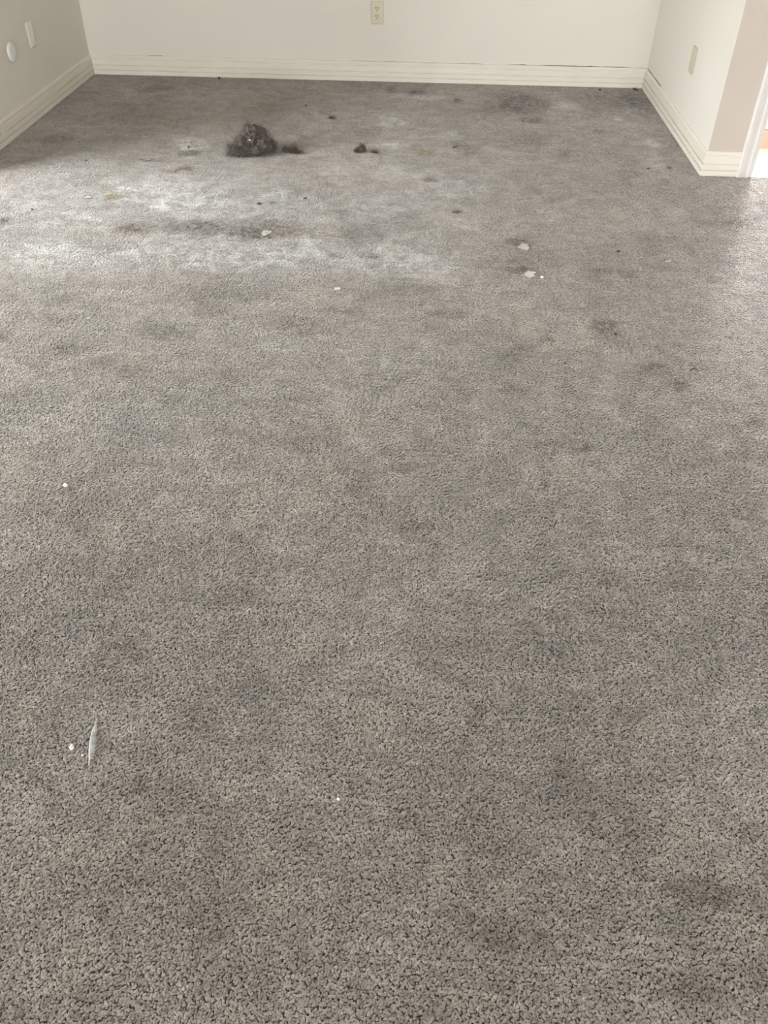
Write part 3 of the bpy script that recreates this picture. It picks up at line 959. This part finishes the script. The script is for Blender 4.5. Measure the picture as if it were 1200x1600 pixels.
# ------------------------------------------------------------------ small litter on the pile
def scrap(name, loc, w, l, rz, mat, label, cat, curl=0.25, seed=1, thick=0.0012, group='litter on the carpet', tilt=(0, 0)):
    """torn curled flake: irregular outline, real thickness"""
    r = random.Random(seed)
    nx, ny = 9, 6
    bm = bmesh.new()
    top, bot = {}, {}
    for i in range(nx):
        for j in range(ny):
            u, v = i / (nx - 1) * 2 - 1, j / (ny - 1) * 2 - 1
            k = 1 - 0.16 * (u * v) ** 2
            ex = 1 + (r.uniform(-.5, .12) if i in (0, nx - 1) else 0)
            ey = 1 + (r.uniform(-.55, .15) if j in (0, ny - 1) else 0)
            x, y = u * w / 2 * k * ex, v * l / 2 * k * ey
            z = curl * l * (0.35 * v * v + 0.25 * u * u + 0.10 * math.sin(3 * u + seed)) + r.uniform(-1, 1) * 0.0005
            z += tilt[0] * x + tilt[1] * y
            top[i, j] = bm.verts.new((x, y, z + thick))
            bot[i, j] = bm.verts.new((x, y, z))
    for i in range(nx - 1):
        for j in range(ny - 1):
            bm.faces.new((top[i, j], top[i + 1, j], top[i + 1, j + 1], top[i, j + 1]))
            bm.faces.new((bot[i, j + 1], bot[i + 1, j + 1], bot[i + 1, j], bot[i, j]))
    edge = [(i, 0) for i in range(nx)] + [(nx - 1, j) for j in range(1, ny)] + [(i, ny - 1) for i in range(nx - 2, -1, -1)] + [(0, j) for j in range(ny - 2, 0, -1)]
    for a, b in zip(edge, edge[1:] + edge[:1]):
        bm.faces.new((bot[a], bot[b], top[b], top[a]))
    zmin = min(v.co.z for v in bm.verts)
    for v in bm.verts: v.co.z -= zmin
    o = obj(name, bm, mat, None, True, loc)
    o.rotation_euler = (0, 0, rz)
    tag(o, label, cat, group)
    return o


def crumb(name, loc, rad, mat, label, cat, seed=1, rz=0.0, group='litter on the carpet'):
    """angular pebble-like bit"""
    bm = bmesh.new()
    bmesh.ops.create_icosphere(bm, subdivisions=2, radius=1.0)
    for v in bm.verts:
        k = 1 + 0.45 * noise.noise(v.co * 1.6 + Vector((seed * 7.7, 0, 0)))
        v.co = Vector((v.co.x * rad[0] * k, v.co.y * rad[1] * k, v.co.z * rad[2] * k))
    zmin = min(v.co.z for v in bm.verts)
    for v in bm.verts: v.co.z -= zmin
    o = obj(name, bm, mat, None, False, loc)
    o.rotation_euler = (0, 0, rz)
    tag(o, label, cat, group)
    return o


ZP = -0.0012          # where litter settles into the pile tips
scrap('paper_scrap', (0.380, 3.086, ZP), 0.046, 0.052, 0.2, M_backing, 'dull pinkish scrap beside painted dent shade, farther of the two right-hand scraps', 'scrap', 0.14, 1, tilt=(0.05, 0.16))
scrap('paper_scrap', (0.382, 2.850, ZP), 0.050, 0.046, -0.1, M_paper, 'bright whitish scrap nearer the camera than the pinkish scrap', 'scrap', 0.16, 2, tilt=(0.05, 0.12))
scrap('paper_scrap', (-0.295, 2.685, ZP), 0.026, 0.016, 0.15, M_crumb, 'small curled white paper chip on the middle of the carpet', 'scrap', 0.6, 3, tilt=(0.15, 0.1))
scrap('paper_scrap', (-0.620, 3.150, ZP), 0.036, 0.050, -0.3, M_paper, 'flat pale scrap on a dark smudge in front of the lint clump', 'scrap', 0.05, 4)
scrap('paper_scrap', (0.909, 3.005, ZP), 0.030, 0.012, 0.35, M_paper, 'thin pale sliver on the right part of the carpet', 'scrap', 0.3, 5, tilt=(0.1, 0))
scrap('paper_scrap', (-1.400, 4.270, ZP), 0.044, 0.040, 0.0, M_backing, 'pale curled flake on the far left carpet behind the dark streak', 'scrap', 0.22, 6)
scrap('paper_scrap', (-1.428, 3.450, ZP), 0.046, 0.030, 0.1, M_backing, 'torn pale flake beside the yellow stain on the left', 'scrap', 0.30, 7)
scrap('paper_scrap', (-1.165, 4.175, ZP), 0.040, 0.045, 0.4, M_paper, 'chalky white flake beside the brown stain left of the lint', 'scrap', 0.10, 8)

crumb('white_crumb', (0.426, 2.830, ZP), (0.0055, 0.005, 0.004), M_crumb, 'tiny white crumb right beside the bright whitish scrap', 'crumb', 1)
crumb('white_crumb', (-0.596, 0.828, ZP), (0.0042, 0.0058, 0.0035), M_crumb, 'white pellet left of the feather', 'crumb', 2, 0.5)
crumb('white_crumb', (-0.572, 0.814, ZP), (0.0020, 0.0020, 0.0016), M_crumb, 'very small pale bit touching the feather edge', 'crumb', 3)
crumb('white_crumb', (-0.862, 1.560, ZP), (0.0058, 0.0050, 0.004), M_crumb, 'lone white crumb near the left edge of the carpet', 'crumb', 4, 0.3)
crumb('white_crumb', (-0.106, 0.756, ZP), (0.0030, 0.0028, 0.0022), M_crumb, 'lone white grain low in the middle foreground', 'crumb', 5)
crumb('white_crumb', (-0.836, 4.045, 0.067), (0.0036, 0.003, 0.003), M_crumb, 'white speck caught on top of the large lint clump', 'crumb', 6)

DK = [((0.626, 2.432), (0.0055, 0.006, 0.005), 'dark round crumb beside the smudge on the right'),
      ((0.444, 2.241), (0.0048, 0.0055, 0.004), 'dark crumb left of and nearer than the right smudge'),
      ((-0.681, 4.884), (0.0055, 0.009, 0.004), 'dark fleck behind the lint clump near the back wall'),
      ((0.736, 3.079), (0.0085, 0.010, 0.004), 'dark fleck right of the pinkish scrap'),
      ((-1.153, 4.126), (0.0055, 0.008, 0.005), 'black fleck on the chalky patch left of the lint clump'),
      ((-1.606, 3.301), (0.0048, 0.0075, 0.004), 'dark fleck near the left frame edge below the yellow stain'),
      ((-1.581, 3.905), (0.0045, 0.0075, 0.004), 'tiny dark fleck on the pale carpet near the left baseboard'),
      ((-0.513, 3.520), (0.0072, 0.011, 0.004), 'dark crumb in front of the lint clump, farther of the pair'),
      ((-0.697, 3.447), (0.0078, 0.009, 0.004), 'dark crumb in front of the lint clump, nearer of the pair'),
      ((1.020, 4.020), (0.0060, 0.009, 0.004), 'dark fleck on the carpet near the wall corner'),
      ((-1.262, 5.380), (0.0085, 0.008, 0.009), 'dark dirt lump at the foot of the back baseboard, left'),
      ((0.985, 5.355), (0.0120, 0.010, 0.006), 'dark dirt lump at the foot of the back baseboard, right'),
      ((1.195, 5.375), (0.0260, 0.012, 0.008), 'dark dirt clump in the right back corner')]
for i, ((x, y), rad, lab) in enumerate(DK):
    crumb('dirt_crumb', (x, y, ZP), tuple(q * 0.8 for q in rad), M_speck, lab, 'crumb', 20 + i, i * 0.7)


def twig(name, loc, segs, label, seed):
    """small forked bit of plant litter"""
    V, F = [], []
    for path, w in segs:
        base = len(V)
        for k, (x, y, z) in enumerate(path):
            ww = w * (1 - 0.5 * k / (len(path) - 1))
            d = Vector(path[min(k + 1, len(path) - 1)]) - Vector(path[max(k - 1, 0)])
            sx = d.cross(Vector((0, 0, 1))).normalized()
            sz = sx.cross(d).normalized()
            for q in range(5):
                v = Vector((x, y, z)) + sx * ww * math.cos(q * 1.2566) + sz * ww * math.sin(q * 1.2566)
                V.append((v.x, v.y, v.z + w))
        for k in range(len(path) - 1):
            for q in range(5):
                q2 = (q + 1) % 5
                F.append((base + k * 5 + q, base + k * 5 + q2, base + (k + 1) * 5 + q2, base + (k + 1) * 5 + q))
        F.append(tuple(base + q for q in range(4, -1, -1)))
        F.append(tuple(base + (len(path) - 1) * 5 + q for q in range(5)))
    me = bpy.data.meshes.new(name)
    me.from_pydata(V, [], F)
    o = obj_me(name, me, M_speck, None, True, loc)
    tag(o, label, 'twig', 'litter on the carpet')
    return o


twig('dry_twig', (0.132, 4.242, ZP), [([(-0.014, -0.012, 0), (-0.004, -0.004, 0.004), (0.006, 0.006, 0.006), (0.014, 0.012, 0.002)], 0.0034)], 'short dark twig right of the yellow stain on the far carpet', 1)
twig('dry_twig', (0.830, 2.234, ZP), [([(-0.012, -0.004, 0), (-0.003, 0.000, 0.003), (0.006, 0.001, 0.003), (0.014, -0.006, 0)], 0.0016),
                                      ([(0.000, 0.000, 0.003), (0.003, 0.008, 0.005), (0.002, 0.014, 0.006)], 0.0014)], 'forked dark twig near the right edge of the carpet', 2)

# feather: curved quill with two vanes cut into barbs
fe = empty('feather', (-0.563, 0.840, ZP))
tag(fe, 'small white and grey feather lying on the near left carpet', 'feather')
spine = []
for k in range(25):
    t = k / 24
    spine.append(Vector((0.010 - 0.017 * t - 0.0035 * math.sin(math.pi * t), -0.046 + 0.098 * t, 0.003 + 0.005 * math.sin(math.pi * t))))
V, F = [], []
for k, c in enumerate(spine):
    w = 0.0009 * (1 - 0.75 * k / 24)
    for q in range(6):
        V.append((c.x + w * math.cos(q * 1.0472), c.y, c.z + w * math.sin(q * 1.0472)))
for k in range(24):
    for q in range(6):
        q2 = (q + 1) % 6
        F.append((k * 6 + q, k * 6 + q2, (k + 1) * 6 + q2, (k + 1) * 6 + q))
me = bpy.data.meshes.new('quill'); me.from_pydata(V, [], F)
obj_me('quill', me, M_crumb, fe, True)
rf = random.Random(5)
for side in (-1, 1):
    V, F = [], []
    nb = 150
    for b in range(nb):
        t = 0.10 + 0.88 * b / nb
        kf = t * 24
        k0 = min(int(kf), 23)
        c = spine[k0].lerp(spine[k0 + 1], kf - k0)
        wid = (0.0032 if side < 0 else 0.0078) * (math.sin(math.pi * min(1, max(0.0, t - 0.07) ** 0.52)) ** 0.9 + 0.05) * rf.uniform(0.82, 1.08)
        ang = 0.75 + rf.uniform(-.10, .10)
        base = len(V)
        ns = 4
        for s in range(ns + 1):
            u = s / ns
            p_ = c + Vector((side * wid * u, wid * u * ang * (1 + 0.5 * u), -0.0030 * u * u + 0.0006 * (b % 2)))
            h_ = 0.00045 * (1 - 0.5 * u)
            for dy, dz in ((-h_, 0), (0, 0.0002), (h_, 0), (0, -0.0002)):
                V.append((p_.x, p_.y + dy, p_.z + dz))
        for s in range(ns):
            for q in range(4):
                q2 = (q + 1) % 4
                F.append((base + s * 4 + q, base + s * 4 + q2, base + (s + 1) * 4 + q2, base + (s + 1) * 4 + q))
    me = bpy.data.meshes.new('vane'); me.from_pydata(V, [], F)
    v_ = obj_me('vane', me, M_feather, fe)
    v_['kind'] = 'stuff'
